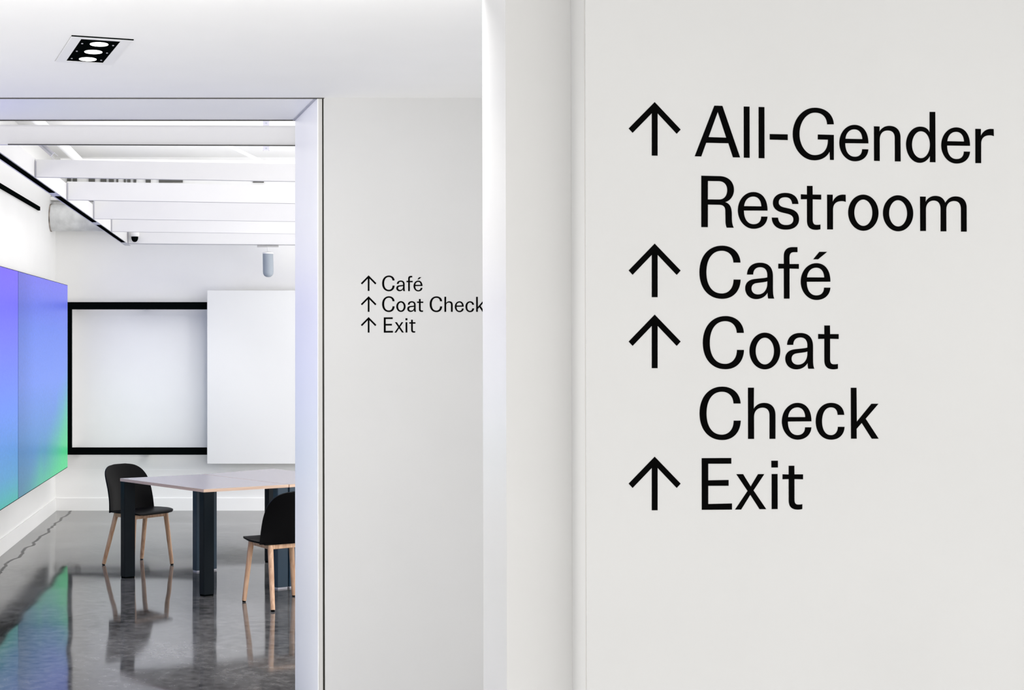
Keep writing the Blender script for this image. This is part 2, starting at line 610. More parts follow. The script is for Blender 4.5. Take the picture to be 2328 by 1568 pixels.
obj('black_plate', bm, M_BLACK, fx)
for k in (-1, 0, 1):
    y = k * 0.128
    bm = bmesh.new(); cyl(bm, (0, y, -0.0045), (0, y, -0.0023), 0.038, seg=40)
    lp = obj('lamp_ring', bm, M_BLACK, fx, True)
    bm = bmesh.new(); cyl(bm, (0.003, y, -0.0056), (0.003, y, -0.0046), 0.032, seg=40)
    obj('lens', bm, M_LAMP, lp, True)
    for s in (-1, 1):
        bm = bmesh.new(); cyl(bm, (s * 0.055, y + 0.012, -0.0045), (s * 0.055, y + 0.012, -0.0023), 0.0035, seg=10)
        obj('screw', bm, M_GALV, fx)

# ------------------------------------------------------------------ ceiling beams of the gallery
H = 0.96
XLB = -1.4 * H
ords = ['nearest cross beam, directly behind the soffit', 'second cross beam behind the opening',
        'third cross beam behind the opening', 'fourth cross beam behind the opening',
        'fifth cross beam behind the opening', 'farthest cross beam, carrying the dome camera']
beams = [(447, 0.100, 0.022, 0.03), (373, 0.107, 0.14, 0.035), (321, 0.130, 0.15, 0.035),
         (278, 0.155, 0.15, 0.035), (249, 0.130, 0.15, 0.035), (222, 0.125, 0.10, 0.13)]
for i, (hp, hh, t, th) in enumerate(beams):
    y0 = F * H / hp
    x0 = XL if i == 0 else XLB + 0.004
    yl = y0 + t * (x0 - XLB)
    yr = y0 + t * (XR - XLB)
    bm = bmesh.new(); prism(bm, [(x0, yl), (XR, yr), (XR, yr + th), (x0, yl + th)], EYE + H, EYE + H * (1 + hh))
    o = obj('ceiling_beam', bm, M_BEAM)
    tag(o, 'white ' + ords[i], 'beam', 'white ceiling beams of the far room')
    bm = bmesh.new()
    prism(bm, [(x0 if i else -1.25, yl + 0.003), (XR, yr + 0.003), (XR, yr + (0.012 if i == 0 else 0.006)), (x0 if i else -1.25, yl + (0.012 if i == 0 else 0.006))],
          EYE + H - (0.004 if i == 0 else 0.0025), EYE + H - 0.0002)
    obj('edge_channel', bm, M_GAP if i == 0 else M_GALV, o)
    if i:
        bm = bmesh.new(); box(bm, x0 - 0.002, x0 + 0.006, yl - 0.004, yl - 0.0004, EYE + H, EYE + H * (1 + hh) - 0.01)
        obj('end_joint', bm, M_GALV, o)
bm = bmesh.new(); box(bm, XLB - 0.06, XLB, F * H / 447 + 0.035, 13.3, EYE + H, EYE + H * 1.115)
lb = tag(obj('ceiling_beam', bm, M_BEAM), 'long white beam running away from the opening along the left, with a black slot beneath', 'beam',
         'white ceiling beams of the far room')
for (a, c) in ((6.45, 8.52), (8.75, 10.63), (10.91, 12.80)):
    bm = bmesh.new(); box(bm, XLB - 0.044, XLB - 0.008, a, c, EYE + H - 0.004, EYE + H - 0.0003)
    obj('light_slot', bm, M_BLACK, lb)
bm = bmesh.new(); box(bm, XL + 0.0005, XL + 0.02, YO2 + 0.1, 12.6, EYE + 1.245, EYE + 1.281)
tag(obj('wall_light_slot', bm, M_BLACK), 'thin black slot high on the left wall, above the video screen', 'light slot')

# duct in the far left corner
dz = EYE + 1.245; dy = 13.34; dr = 0.136
dt = thing('round_duct', 'scuffed white round duct leaving the left wall in the far corner', 'duct', (XL, dy, dz))
bm = bmesh.new(); cyl(bm, (0.0005, 0, 0), (2.2, 0, 0), dr, seg=48); obj('pipe', bm, M_DUCT, dt, True)
bm = bmesh.new(); cyl(bm, (0.0005, 0, 0), (0.012, 0, 0), dr + 0.004, seg=48)
obj('rusty_collar', bm, paint('rust_stained_edge', (0.30, 0.26, 0.23), 0.8, 0.2, mott=0.8, bump=0, scale=14), dt, True)
for xx in (0.55, 1.25):
    bm = bmesh.new(); cyl(bm, (xx, 0, 0), (xx + 0.03, 0, 0), dr + 0.003, seg=48); obj('seam_band', bm, M_DUCT, dt, True)
bm = bmesh.new(); box(bm, XL + 0.001, -1.55, 13.30, 13.50, EYE + 1.42, EYE + 1.455, 0.004)
box(bm, XL + 0.03, XL + 0.07, 13.35, 13.40, EYE + 1.455, EYE + 1.50)
box(bm, XL + 0.12, XL + 0.15, 13.35, 13.40, EYE + 1.455, EYE + 1.52)
tag(obj('cable_tray', bm, M_ROOM), 'white cable tray above the round duct in the far left corner', 'cable tray')

# services above the beams
st = thing('perforated_channel', 'perforated grey steel channel hanging above the third beam near the jamb', 'channel',
           (0.0125, 9.20, 3.08), 0, 'perforated steel hangers above the beams')


def channel(st, L):
    bm = bmesh.new()
    box(bm, -0.0215, 0.0215, 0, 0.004, 0, L); box(bm, -0.0215, -0.018, 0.004, 0.04, 0, L); box(bm, 0.018, 0.0215, 0.004, 0.04, 0, L)
    obj('web', bm, paint('grey_channel', (0.50, 0.49, 0.56), 0.45, 0.5, mott=0.06, bump=0), st)
    n = int(L / 0.022)
    for k in range(n):
        bm = bmesh.new(); box(bm, -0.006, 0.006, -0.0008, -0.0001, 0.008 + k * 0.022, 0.017 + k * 0.022)
        obj('slot', bm, M_LAMPGREY, st)


channel(st, DECK - 3.08 - 0.001)
st2 = thing('perforated_channel', 'slanting perforated grey channel seen above the second beam at left', 'channel',
            (-1.63, 9.75, 3.13), 0, 'perforated steel hangers above the beams')
e0, e1 = P(119, 351, 10.4), P(61, 300, 12.0)
zax = (e1 - e0).normalized(); xax = zax.cross(Vector((0, 1, 0))).normalized()*-1; yax = zax.cross(xax)
channel(st2, (e1 - e0).length)
st2.rotation_euler = Matrix((xax, yax, zax)).transposed().to_euler()
st2.location = e0
random.seed(11)
pipe_specs = [((-1.9, 11.2, 3.50), (2.8, 11.6, 3.50), 0.022), ((-1.9, 12.3, 3.44), (2.8, 12.7, 3.44), 0.012),
              ((-0.75, 9.6, 3.40), (0.2, 12.9, 3.40), 0.014), ((-1.75, 8.0, 3.45), (-1.75, 13.4, 3.45), 0.04)]
labs = ['thick white pipe crossing above the beams', 'thin white conduit crossing above the farther beams',
        'thin white conduit running back above the beams', 'white pipe running back above the left beam']
for (a, c, r), lab in zip(pipe_specs, labs):
    bm = bmesh.new(); cyl(bm, a, c, r, seg=16)
    tag(obj('ceiling_pipe', bm, M_ROOM, None, True), lab, 'pipe', 'white pipes under the deck')
vt = thing('wall_vent', 'row of dark vent slots high on the wall between the second and third beams', 'vent', P(283, 410, 13.6))
for (px0, px1) in ((152, 160), (165, 174), (201, 215), (228, 241), (247, 258), (264, 268), (281, 285), (289, 296), (303, 309), (331, 342), (361, 415), (575, 600)):
    a, c = P(px0, 414, 13.60), P(px1, 402, 13.60)
    bm = bmesh.new(); box(bm, a.x, c.x, 13.615, YB - 0.0005, a.z, c.z)
    for v in bm.verts: v.co -= vt.location
    obj('vent_slot', bm, M_VENT, vt)

# dome camera
dc = thing('dome_camera', 'small white security camera with a black dome under the farthest beam', 'camera', (-1.268, 12.91, EYE + 1.0205))
bm = bmesh.new(); lathe(bm, [(0, 0.05), (0.040, 0.05), (0.044, 0.045), (0.044, 0.008), (0.040, 0.0), (0, 0.0)]); obj('housing', bm, M_BEAM, dc, True)
bm = bmesh.new(); lathe(bm, [(0.034, -0.0003), (0.033, -0.02), (0.027, -0.037), (0.016, -0.049), (0, -0.053), ]); obj('dome', bm, M_BLACK, dc, True)
bm = bmesh.new(); box(bm, -0.02, 0.02, 0.03, 0.075, 0.008, 0.045); obj('bracket', bm, M_BEAM, dc)

# hanging spotlight
pl = thing('hanging_spotlight', 'grey cylindrical spotlight hanging from the farthest beam', 'spotlight', (0.035, 13.215, EYE + H - 0.003))
bm = bmesh.new(); box(bm, -0.108, 0.108, -0.018, 0.018, -0.016, 0.0, 0.002); obj('track_adapter', bm, M_TRIM, pl)
bm = bmesh.new(); cyl(bm, (-0.004, 0, -0.016), (0.002, 0, -0.082), 0.0045, seg=12); obj('rod', bm, M_ROOM, pl, True)
bm = bmesh.new()
lathe(bm, [(0.0, -0.078), (0.036, -0.078), (0.038, -0.071), (0.049, -0.071), (0.052, -0.076), (0.053, -0.09), (0.053, -0.265), (0.050, -0.285), (0.040, -0.303), (0.022, -0.315), (0, -0.318)])
bmesh.ops.transform(bm, matrix=Matrix.Rotation(math.radians(-0.8), 4, 'Y'), verts=bm.verts)
obj('lamp_body', bm, M_LAMPGREY, pl, True)
bm = bmesh.new(); cyl(bm, (0.003, 0, -0.0705), (0.003, 0, -0.066), 0.034, 0.03, seg=24); obj('cap', bm, M_TRIM, pl, True)
bm = bmesh.new(); lathe(bm, [(0.0495, -0.0695), (0.054, -0.0735), (0.0545, -0.085), (0.0532, -0.085), (0.0525, -0.0745), (0.0495, -0.0705)]); obj('collar', bm, M_ROOM, pl, True)

# ------------------------------------------------------------------ video wall
XS = -1.96
vw = thing('video_wall', 'large flat video screen glowing blue, violet and green on the left wall', 'screen', (XS, 0, 0))
for k in range(3):
    a = SCREEN_Y0 - k * 2.64; c = a + 2.64
    bm = bmesh.new(); box(bm, -0.045, -0.0008, a + 0.002, c - 0.002, SCREEN_Z0, SCREEN_Z1)
    pn = obj('screen_panel', bm, M_BLACK, vw)
    bm = bmesh.new(); box(bm, -0.0007, 0.0, a + 0.005, c - 0.008, SCREEN_Z0 + 0.006, SCREEN_Z1 - 0.004)
    obj('picture', bm, M_SCREEN, pn)
    for zz in (0.9, 1.8):
        bm = bmesh.new(); box(bm, XL - XS + 0.0005, -0.0455, a + 0.5, c - 0.5, zz, zz + 0.06)
        obj('wall_bracket', bm, M_GALV, vw)

# ------------------------------------------------------------------ sliding board on black rails
rl = thing('rail_frame', 'black rectangular rail frame fixed in front of the far wall', 'rail frame', (0, 0, 0))
yr = 13.44
zt0, zt1 = EYE + (CY - 703) / F * yr, EYE + (CY - 686.5) / F * yr
zb0, zb1 = EYE + (CY - 1033.5) / F * yr, EYE + (CY - 1017.5) / F * yr
xl0, xl1 = (153 - CX) / F * yr, (162.5 - CX) / F * yr
for (z0, z1, n) in ((zt0, zt1, 'top_rail'), (zb0, zb1, 'bottom_rail')):
    bm = bmesh.new(); box(bm, xl0, 1.9, yr, yr + 0.05, z0, z1, 0.002); obj(n, bm, M_BLACK, rl)
bm = bmesh.new(); box(bm, xl0, xl1, yr + 0.001, yr + 0.049, zb1, zt0); obj('side_post', bm, M_BLACK, rl)
for xx in (-1.95, -1.24, -0.1, 1.2):
    for (z0, z1) in ((zt0 + 0.012, zt1 - 0.012), (zb0 + 0.012, zb1 - 0.012)):
        bm = bmesh.new(); box(bm, xx, xx + 0.055, yr + 0.0505, YB - 0.0005, z0, z1); obj('wall_bracket', bm, M_BLACK, rl)
yp = 13.38
bx0 = (471 - CX) / F * yp
bm = bmesh.new(); box(bm, bx0, 1.75, yp, yp + 0.035, EYE - (1054 - CY) / F * yp, EYE + (CY - 660) / F * yp, 0.002)
sb_ = tag(obj('sliding_board', bm, M_BOARD), 'plain white board hung on the black rails, partly behind the jamb', 'board')
bm = bmesh.new(); box(bm, bx0 + 0.02, 1.7, yp + 0.0352, yr - 0.0003, zt0 + 0.005, zt1 - 0.005); obj('hanger_strip', bm, M_GALV, sb_)

# ------------------------------------------------------------------ tables
TZ = 0.735


def V2(a, b):
    return Vector((a, b))


def make_table(pts, label, legs, group):
    """pts: corner list, first is the base corner; legs: (corner, toward1, len1, toward2, len2, material)"""
    c = sum(pts, V2(0, 0)) / len(pts)
    t = thing('table', label, 'table', (c.x, c.y, 0), 0, group)
    bm = bmesh.new(); prism(bm, [(p.x - c.x, p.y - c.y) for p in pts], TZ - 0.021, TZ)
    bmesh.ops.recalc_face_normals(bm, faces=bm.faces[:])
    for f in bm.faces:
        f.material_index = 0 if abs(f.normal.z) > 0.5 else 1
    tp = obj('tabletop', bm, [M_TOP, M_PLY], t)
    for (p, q, l1, r, l2, m, ins) in legs:
        a = (q - p).normalized(); b = (r - p).normalized()
        p = p + a * ins + b * ins
        poly = [p - c, p + a * l1 - c, p + a * l1 + b * l2 - c, p + b * l2 - c]
        bm = bmesh.new(); prism(bm, [(v.x, v.y) for v in poly], 0.012, TZ - 0.0212)
        bmesh.ops.bevel(bm, geom=[e for e in bm.edges if abs(e.verts[0].co.z - e.verts[1].co.z) > 0.1], offset=0.003, segments=2, affect='EDGES')
        lg = obj('leg', bm, m, t)
        ctr = sum(poly, V2(0, 0)) / 4
        bm = bmesh.new(); prism(bm, [((v.x - ctr.x) * 0.9 + ctr.x, (v.y - ctr.y) * 0.9 + ctr.y) for v in poly], 0.0, 0.0118)
        obj('foot', bm, M_GALV if m is M_LEGBLUE else M_BLACK, lg)
    return t


A = V2(-1.067, 9.76); B = V2(-0.4156, 9.035); E = V2(0.172, 9.34); Fc = V2(-0.470, 10.065)
E2 = V2(0.178, 9.343); G = V2(0.72, 9.77); Cc = V2(0.0665, 10.50); F2 = V2(-0.464, 10.068)
make_table([A, B, E, Fc], 'left table with pale lilac top, its sharp corner pointing at the viewer',
           [(A, B, 0.05, Fc, 0.085, M_LEG, 0.002), (B, A, 0.05, E, 0.08, M_LEG, 0.002), (E, Fc, 0.05, B, 0.085, M_LEGBLUE, 0.002), (Fc, E, 0.05, A, 0.085, M_LEGBLUE, 0.002)],
           'pale tables pushed together')
make_table([E2, G, Cc, F2], 'right table with pale lilac top, butted to the left one, cut off by the jamb',
           [(E2, F2, 0.05, G, 0.085, M_LEGBLUE, 0.002), (G, Cc, 0.05, E2, 0.085, M_LEG, 0.002), (Cc, G, 0.05, F2, 0.085, M_LEG, 0.002), (F2, E2, 0.05, Cc, 0.085, M_LEGBLUE, 0.002)],
           'pale tables pushed together')


# ------------------------------------------------------------------ chairs
def catmull(pts, n):
    out = []
    P_ = [pts[0]] + pts + [pts[-1]]
    segs = len(pts) - 1
    for i in range(n + 1):
        t = i / n * segs
        k = min(int(t), segs - 1)
        f = t - k
        p0, p1, p2, p3 = P_[k], P_[k + 1], P_[k + 2], P_[k + 3]
        out.append(tuple(0.5 * ((2 * b) + (-a + c) * f + (2 * a - 5 * b + 4 * c - d) * f * f + (-a + 3 * b - 3 * c + d) * f ** 3)
                         for a, b, c, d in zip(p0, p1, p2, p3)))
    return out


def solid_sheet(grid, thick):
    """grid[v][u] points -> closed sheet offset along the surface normals"""
    nv, nu = len(grid), len(grid[0])
    G_ = [[Vector(p) for p in row] for row in grid]
    N = []
    for i in range(nv):
        row = []
        for j in range(nu):
            du = G_[i][min(j + 1, nu - 1)] - G_[i][max(j - 1, 0)]
            dv = G_[min(i + 1, nv - 1)][j] - G_[max(i - 1, 0)][j]
            n = du.cross(dv)
            row.append(n.normalized() if n.length > 1e-9 else Vector((0, 0, 1)))
        N.append(row)
    bm = bmesh.new()
    T = [[bm.verts.new(p) for p in row] for row in G_]
    Bv = [[bm.verts.new(G_[i][j] + N[i][j] * thick) for j in range(nu)] for i in range(nv)]
    for i in range(nv - 1):
        for j in range(nu - 1):
            bm.faces.new([T[i][j], T[i][j + 1], T[i + 1][j + 1], T[i + 1][j]])
            bm.faces.new([Bv[i][j], Bv[i + 1][j], Bv[i + 1][j + 1], Bv[i][j + 1]])
    for i in range(nv - 1):
        bm.faces.new([T[i][0], T[i + 1][0], Bv[i + 1][0], Bv[i][0]])
        bm.faces.new([T[i][-1], Bv[i][-1], Bv[i + 1][-1], T[i + 1][-1]])
    for j in range(nu - 1):
        bm.faces.new([T[0][j], Bv[0][j], Bv[0][j + 1], T[0][j + 1]])
        bm.faces.new([T[-1][j], T[-1][j + 1], Bv[-1][j + 1], Bv[-1][j]])
    return bm


def make_chair(label, loc, rz):
    t = thing('dining_chair', label, 'chair', loc, rz, 'black shell chairs at the tables')
    # centre line of the moulded shell: y, z, half width, side curl forward, side curl upward
    seat = [(0.218, 0.418, 0.120, 0.0, 0.0), (0.212, 0.429, 0.160, 0.0, 0.0), (0.18, 0.437, 0.196, 0.0, 0.002), (0.10, 0.437, 0.222, 0.0, 0.004),
            (0.03, 0.432, 0.232, 0.0, 0.006), (-0.04, 0.428, 0.222, 0.0, 0.008), (-0.095, 0.427, 0.207, 0.0, 0.006), (-0.122, 0.426, 0.198, 0.0, 0.002)]
    back = [(-0.128, 0.420, 0.220, 0.046, 0.0), (-0.140, 0.455, 0.217, 0.056, 0.0), (-0.160, 0.52, 0.213, 0.068, 0.0), (-0.184, 0.60, 0.210, 0.070, 0.0), (-0.208, 0.67, 0.203, 0.060, 0.0),
            (-0.226, 0.715, 0.188, 0.046, 0.0), (-0.238, 0.745, 0.162, 0.032, 0.0), (-0.245, 0.765, 0.122, 0.016, 0.0), (-0.249, 0.775, 0.055, 0.003, 0.0)]
    for (nm, prof, nv) in (('seat', seat, 22), ('backrest', back, 26)):
        rows = catmull(prof, nv)
        grid = []
        for (y, z, hw, cf, cu) in rows:
            r = []
            for j in range(25):
                u = -1 + 2 * j / 24
                r.append((u * hw, y + cf * abs(u) ** 2.2, z + cu * u * u))
            grid.append(r)
        bm = solid_sheet(grid, 0.011 if nm == 'seat' else 0.009)
        obj(nm, bm, M_SHELL, t, True)
    # wooden frame
    top = 0.1
    bm = bmesh.new()
    zt, zb = 0.418, 0.384
    box(bm, -0.150, 0.150, 0.128, 0.148, zb, zt, 0.003)
    o = obj('apron', bm, M_WOOD, t)
    for (x0, x1, y0, y1) in ((-0.130, 0.130, -0.105, -0.085), (-0.158, -0.138, -0.085, 0.128), (0.138, 0.158, -0.085, 0.128)):
        bm = bmesh.new(); box(bm, x0, x1, y0, y1, zb, zt, 0.003); obj('apron', bm, M_WOOD, t)
    for sx in (-1, 1):
        for sy in (-1, 1):
            tp = Vector((sx * (0.155 if sy > 0 else 0.145), 0.138 if sy > 0 else -0.095, 0.417)); ft = Vector((sx * (0.196 if sy > 0 else 0.190), 0.168 if sy > 0 else -0.205, 0.0))
            dr_ = (ft - tp).normalized()
            bm = bmesh.new(); cyl(bm, tp, ft - dr_ * 0.010, 0.0195, 0.0150, seg=20)
            lg = obj('leg', bm, M_WOOD, t, True)
            bm = bmesh.new(); cyl(bm, ft - dr_ * 0.0098, ft, 0.0125, 0.0115, seg=16)
            for v in bm.verts:
                v.co.z = max(v.co.z, 0.0)
            obj('glide', bm, M_BLACK, lg, True)
    return t


make_chair('black shell chair with wooden legs behind the left table corner, nearest the screen', (-0.98, 10.31, 0), math.radians(-136.2))
make_chair('black shell chair seen from behind in front of the tables, half hidden by the jamb', (0.117, 8.81, 0), math.radians(30))

# ------------------------------------------------------------------ lettering
# every glyph is traced as outlines: (origin x, baseline y, units per letter pixel, slope, paths)
# M/L points, C cubic, V quarter curve leaving vertically, H quarter curve leaving horizontally
GL = {
 'A': (90, 1313, 9.7, .0236, ['M 90 1312 L 522 197 L 700 203 L 1090 1340 L 933 1337 L 832 1027 L 343 1015 L 234 1317', 'M 598 335 L 785 903 L 396 890']),
 'l': (1171, 1343, 9.7, .02, ['M 1171 215 L 1299 218 L 1301 1346 L 1173 1343']),
 '-': (1744, 1352, 9.7, .0236, ['M 1744 821 L 2141 830 L 2141 956 L 1744 943']),
 'G': (117, 1277, 9.7, .022, ['M 1023 512 C 1012 290 840 145 600 145 H 117 725 V 595 1305 C 755 1305 880 1225 930 1110 L 938 1295 L 1023 1297 L 1023 745 L 670 735 L 670 845 L 893 850 C 893 1070 790 1190 600 1190 H 265 720 V 608 253 C 765 253 868 350 875 512']),
 'e': (-25, 1328, 9.7, 0, ['M 627 945 C 627 690 510 538 318 538 H -25 945 V 318 1350 C 490 1350 615 1245 627 1077 L 487 1077 C 487 1180 430 1249 318 1249 C 190 1249 107 1140 107 950', 'M 112 852 C 125 720 205 638 318 638 C 420 638 487 720 492 852']),
 'n': (1908, 1314, 9.7, .02, ['M 1908 553 L 2033 557 L 2028 670 C 2075 590 2150 543 2245 543 C 2400 543 2493 640 2493 800 L 2497 1328 L 2370 1326 L 2368 810 C 2368 705 2315 645 2215 645 C 2100 645 2035 720 2035 850 L 2036 1318 L 1911 1314']),
 'd': (288, 1332, 9.7, .02, ['M 807 235 L 932 235 L 937 1345 L 813 1342 L 815 1205 C 765 1300 690 1358 590 1358 H 288 950 V 595 560 C 700 560 775 600 807 690', 'M 612 662 C 735 662 815 790 815 960 V 620 1255 H 418 960 V 612 662']),
 'r': (778, 1176, 9.7, .015, ['M 778 410 L 903 412 L 900 570 C 945 470 1020 410 1130 410 L 1187 413 L 1190 572 C 1165 560 1140 553 1105 553 C 975 553 908 620 908 740 L 908 1177 L 780 1177']),
 'R': (138, 1320, 9.7, .015, ['M 138 187 L 540 197 C 730 200 858 320 858 500 C 858 630 780 740 665 770 C 775 805 812 890 812 1070 C 812 1210 820 1270 855 1335 L 700 1333 C 680 1290 672 1240 672 1160 L 668 960 C 668 870 620 830 530 828 L 284 824 L 282 1322 L 138 1320', 'M 284 303 L 525 308 C 640 310 710 385 710 505 C 710 630 640 713 530 713 L 282 710']),
 's': (1692, 1345, 9.7, .015, ['M 2280 812 L 2143 810 C 2135 710 2080 662 1985 662 C 1900 662 1845 705 1845 775 C 1845 835 1890 870 1970 888 L 2090 915 C 2230 950 2293 1030 2293 1145 C 2293 1290 2180 1377 2005 1377 C 1820 1377 1700 1285 1692 1110 L 1830 1112 C 1840 1220 1900 1275 2010 1275 C 2110 1275 2170 1230 2170 1150 C 2170 1090 2130 1052 2050 1030 L 1915 997 C 1785 963 1718 890 1718 785 C 1718 655 1825 566 1985 566 C 2155 566 2270 650 2280 812']),
 't': (1175, 1352, 9.8, 0, ['M 1312 388 L 1438 388 L 1440 580 L 1632 580 L 1632 690 L 1440 685 L 1440 1130 C 1440 1220 1465 1253 1530 1253 C 1560 1253 1590 1252 1615 1243 L 1615 1350 C 1590 1360 1550 1365 1515 1365 C 1380 1365 1313 1300 1313 1160 L 1312 685 L 1175 688 L 1175 577 L 1312 582']),
 'o': (1212, 1352, 9.8, 0, ['M 1212 957 V 1555 548 H 1898 957 V 1555 1366 H 1212 957', 'M 1350 957 V 1555 660 H 1760 957 V 1555 1256 H 1350 957']),
 'a': (443, 1352, 9.8, 0, ['M 620 820 L 483 820 C 490 650 600 555 775 555 C 960 555 1060 660 1060 850 L 1060 1100 C 1060 1230 1065 1300 1090 1352 L 955 1352 C 945 1310 942 1270 940 1220 C 890 1315 790 1366 690 1366 C 540 1366 443 1265 443 1125 C 443 1000 530 930 660 917 L 850 897 C 890 892 915 888 936 878 L 936 830 C 936 720 880 655 780 655 C 680 655 620 715 620 820', 'M 936 965 C 900 982 870 985 835 990 L 690 1010 C 620 1022 582 1065 582 1130 C 582 1205 640 1262 725 1262 C 850 1262 936 1165 936 1010']),
 'C': (100, 1331, 9.7, 0, ['M 1005 553 L 850 553 C 842 390 740 293 592 293 C 380 293 253 480 253 772 C 253 1060 380 1240 590 1240 C 745 1240 853 1120 853 930 L 1008 930 C 1000 1190 840 1358 598 1358 C 295 1358 100 1120 100 770 C 100 420 300 180 600 180 C 830 180 995 330 1005 553']),
 'c': (722, 1328, 9.7, 0, ['M 1350 803 L 1205 803 C 1200 695 1150 637 1055 637 C 935 637 860 760 860 945 C 860 1135 940 1250 1055 1250 C 1150 1250 1210 1175 1210 1067 L 1357 1067 C 1350 1240 1235 1350 1060 1350 C 860 1350 722 1185 722 945 C 722 700 865 538 1060 538 C 1230 538 1340 640 1350 803']),
 'h': (1168, 1331, 9.7, 0, ['M 1168 203 L 1299 203 L 1295 668 C 1345 585 1420 538 1525 538 C 1685 538 1773 640 1773 810 L 1773 1330 L 1643 1330 L 1643 815 C 1643 705 1590 643 1490 643 C 1375 643 1300 720 1300 850 L 1302 1332 L 1170 1332']),
 'k': (1495, 1328, 9.7, 0, ['M 1495 205 L 1620 205 L 1627 953 L 1950 558 L 2105 558 L 1822 888 L 2110 1328 L 1957 1328 L 1735 980 L 1622 1110 L 1625 1328 L 1500 1328']),
 'f': (287, 1358, 9.8, 0, ['M 412 1358 L 410 688 L 287 690 L 287 580 L 410 583 L 410 410 C 410 285 475 212 600 210 L 714 210 L 714 322 L 640 322 C 560 322 535 365 535 450 L 537 587 L 745 585 L 745 693 L 537 688 L 537 1358']),
 'acute': (787, 1364, 9.8, 0, ['M 1065 480 L 1200 313 L 1373 313 L 1172 480']),
 'E': (135, 1239, 8.954, 0, ['M 135 189 L 738 187 L 738 303 L 268 303 L 268 640 L 683 634 L 683 752 L 268 752 L 268 1122 L 752 1112 L 752 1237 L 137 1240']),
 'x': (815, 1233, 8.954, 0, ['M 840 515 L 978 515 L 1133 765 L 1283 515 L 1410 515 L 1190 845 L 1450 1228 L 1313 1228 L 1125 935 L 938 1235 L 815 1235 L 1070 857']),
 'i': (1553, 1226, 8.954, 0, ['M 1560 512 L 1680 512 L 1682 1225 L 1560 1226', 'M 1553 242 L 1687 242 L 1687 380 L 1555 380']),
 'm': (888, 1212, 9.7, .009, ['M 888 453 L 1015 455 L 1010 572 C 1055 485 1130 437 1228 437 C 1340 437 1410 490 1445 592 C 1490 500 1570 446 1672 446 C 1830 446 1915 540 1915 700 L 1917 1222 L 1792 1222 L 1790 730 C 1790 610 1740 548 1640 548 C 1530 548 1466 620 1466 740 L 1468 1218 L 1342 1218 L 1342 730 C 1342 610 1290 540 1190 540 C 1085 540 1017 620 1017 735 L 1018 1212 L 892 1212']),
 'arrow': (201, 1393, 10.456, 0, ['M 820 120 L 1437 760 L 1343 863 L 889 387 L 889 1393 L 751 1393 L 751 387 L 295 863 L 201 760']),
}
K = 0.5523


def outline(s):
    tk = s.split()
    i = 0
    pts = []
    cur = (0, 0)

    def cubic(a, b, c, d, n=14):
        for k in range(1, n + 1):
            t = k / n
            m = 1 - t
            pts.append((m ** 3 * a[0] + 3 * m * m * t * b[0] + 3 * m * t * t * c[0] + t ** 3 * d[0],
                        m ** 3 * a[1] + 3 * m * m * t * b[1] + 3 * m * t * t * c[1] + t ** 3 * d[1]))
    while i < len(tk):
        op = tk[i]
        if op in 'ML':
            cur = (float(tk[i + 1]), float(tk[i + 2])); pts.append(cur); i += 3
        elif op == 'C':
            v = [float(x) for x in tk[i + 1:i + 7]]
            cubic(cur, (v[0], v[1]), (v[2], v[3]), (v[4], v[5])); cur = (v[4], v[5]); i += 7
        else:
            x, y = float(tk[i + 1]), float(tk[i + 2])
            if op == 'V':
                cubic(cur, (cur[0], cur[1] + K * (y - cur[1])), (x - K * (x - cur[0]), y), (x, y))
            else:
                cubic(cur, (cur[0] + K * (x - cur[0]), cur[1]), (x, y - K * (y - cur[1])), (x, y))
            cur = (x, y); i += 3
    out = [pts[0]]
    for p in pts[1:]:
        if abs(p[0] - out[-1][0]) + abs(p[1] - out[-1][1]) > 0.5:
            out.append(p)
    if abs(out[0][0] - out[-1][0]) + abs(out[0][1] - out[-1][1]) < 0.5:
        out.pop()
    return out


_cache = {}


def glyph(ch):
    """-> list of closed outlines in letter pixels, y up from the baseline, levelled"""
    if ch in _cache:
        return _cache[ch]
    if ch == 'é':
        r = glyph('e') + glyph('acute')
    else:
        ox, oy, s, sl, paths = GL[ch]
        r = [[((x - ox) / s, -((y - sl * (x - ox)) - oy) / s) for x, y in outline(p)] for p in paths]
    _cache[ch] = r
    return r


def letter(name, ch, px, py, sx, sy, slope, d, parent, org):
    cu = bpy.data.curves.new(name, 'CURVE')
    cu.dimensions = '2D'
    cu.fill_mode = 'BOTH'
    k = d / F
    cu.extrude = 0.0003
    o0 = P(px, py, d)
    for pl_ in glyph(ch):
        spn = cu.splines.new('POLY')
        spn.points.add(len(pl_) - 1)
        for p, (x, y) in zip(spn.points, pl_):
            X = x * sx
            Y = y * sy - slope * X
            p.co = (X * k, Y * k, 0, 1)
        spn.use_cyclic_u = True
    tmp = bpy.data.objects.new('tmp', cu)
    COL.objects.link(tmp)
    bpy.context.view_layer.update()
    me = bpy.data.meshes.new_from_object(tmp.evaluated_get(bpy.context.evaluated_depsgraph_get()))
    bpy.data.objects.remove(tmp)
    me.transform(Matrix.Rotation(PI / 2, 4, 'X'))
    me.name = name
    me.materials.clear()
    me.materials.append(M_VINYL)
    for p in me.polygons:
        p.material_index = 0
    o = bpy.data.objects.new(name, me)
    COL.objects.link(o)
    loc = Vector((o0.x, d - 0.0004, o0.z))
    if parent:
        o.parent = parent
        o.location = loc - org
    else:
        o.location = loc
    return o


def word(label, items, d, slope, sx=1.0, sy=1.0, group=None):
    org = P(items[0][1], items[0][2], d)
    t = thing('wall_lettering', label, 'lettering', org, 0, group)
    for it in items:
        ch, px, py = it[:3]
        kx = sx * (it[3] if len(it) > 3 else 1.0)
        ky = sy * (it[4] if len(it) > 4 else (it[3] if len(it) > 3 else 1.0))
        letter('letter', ch, px, py, kx, ky, slope, d, t, org)
    return t


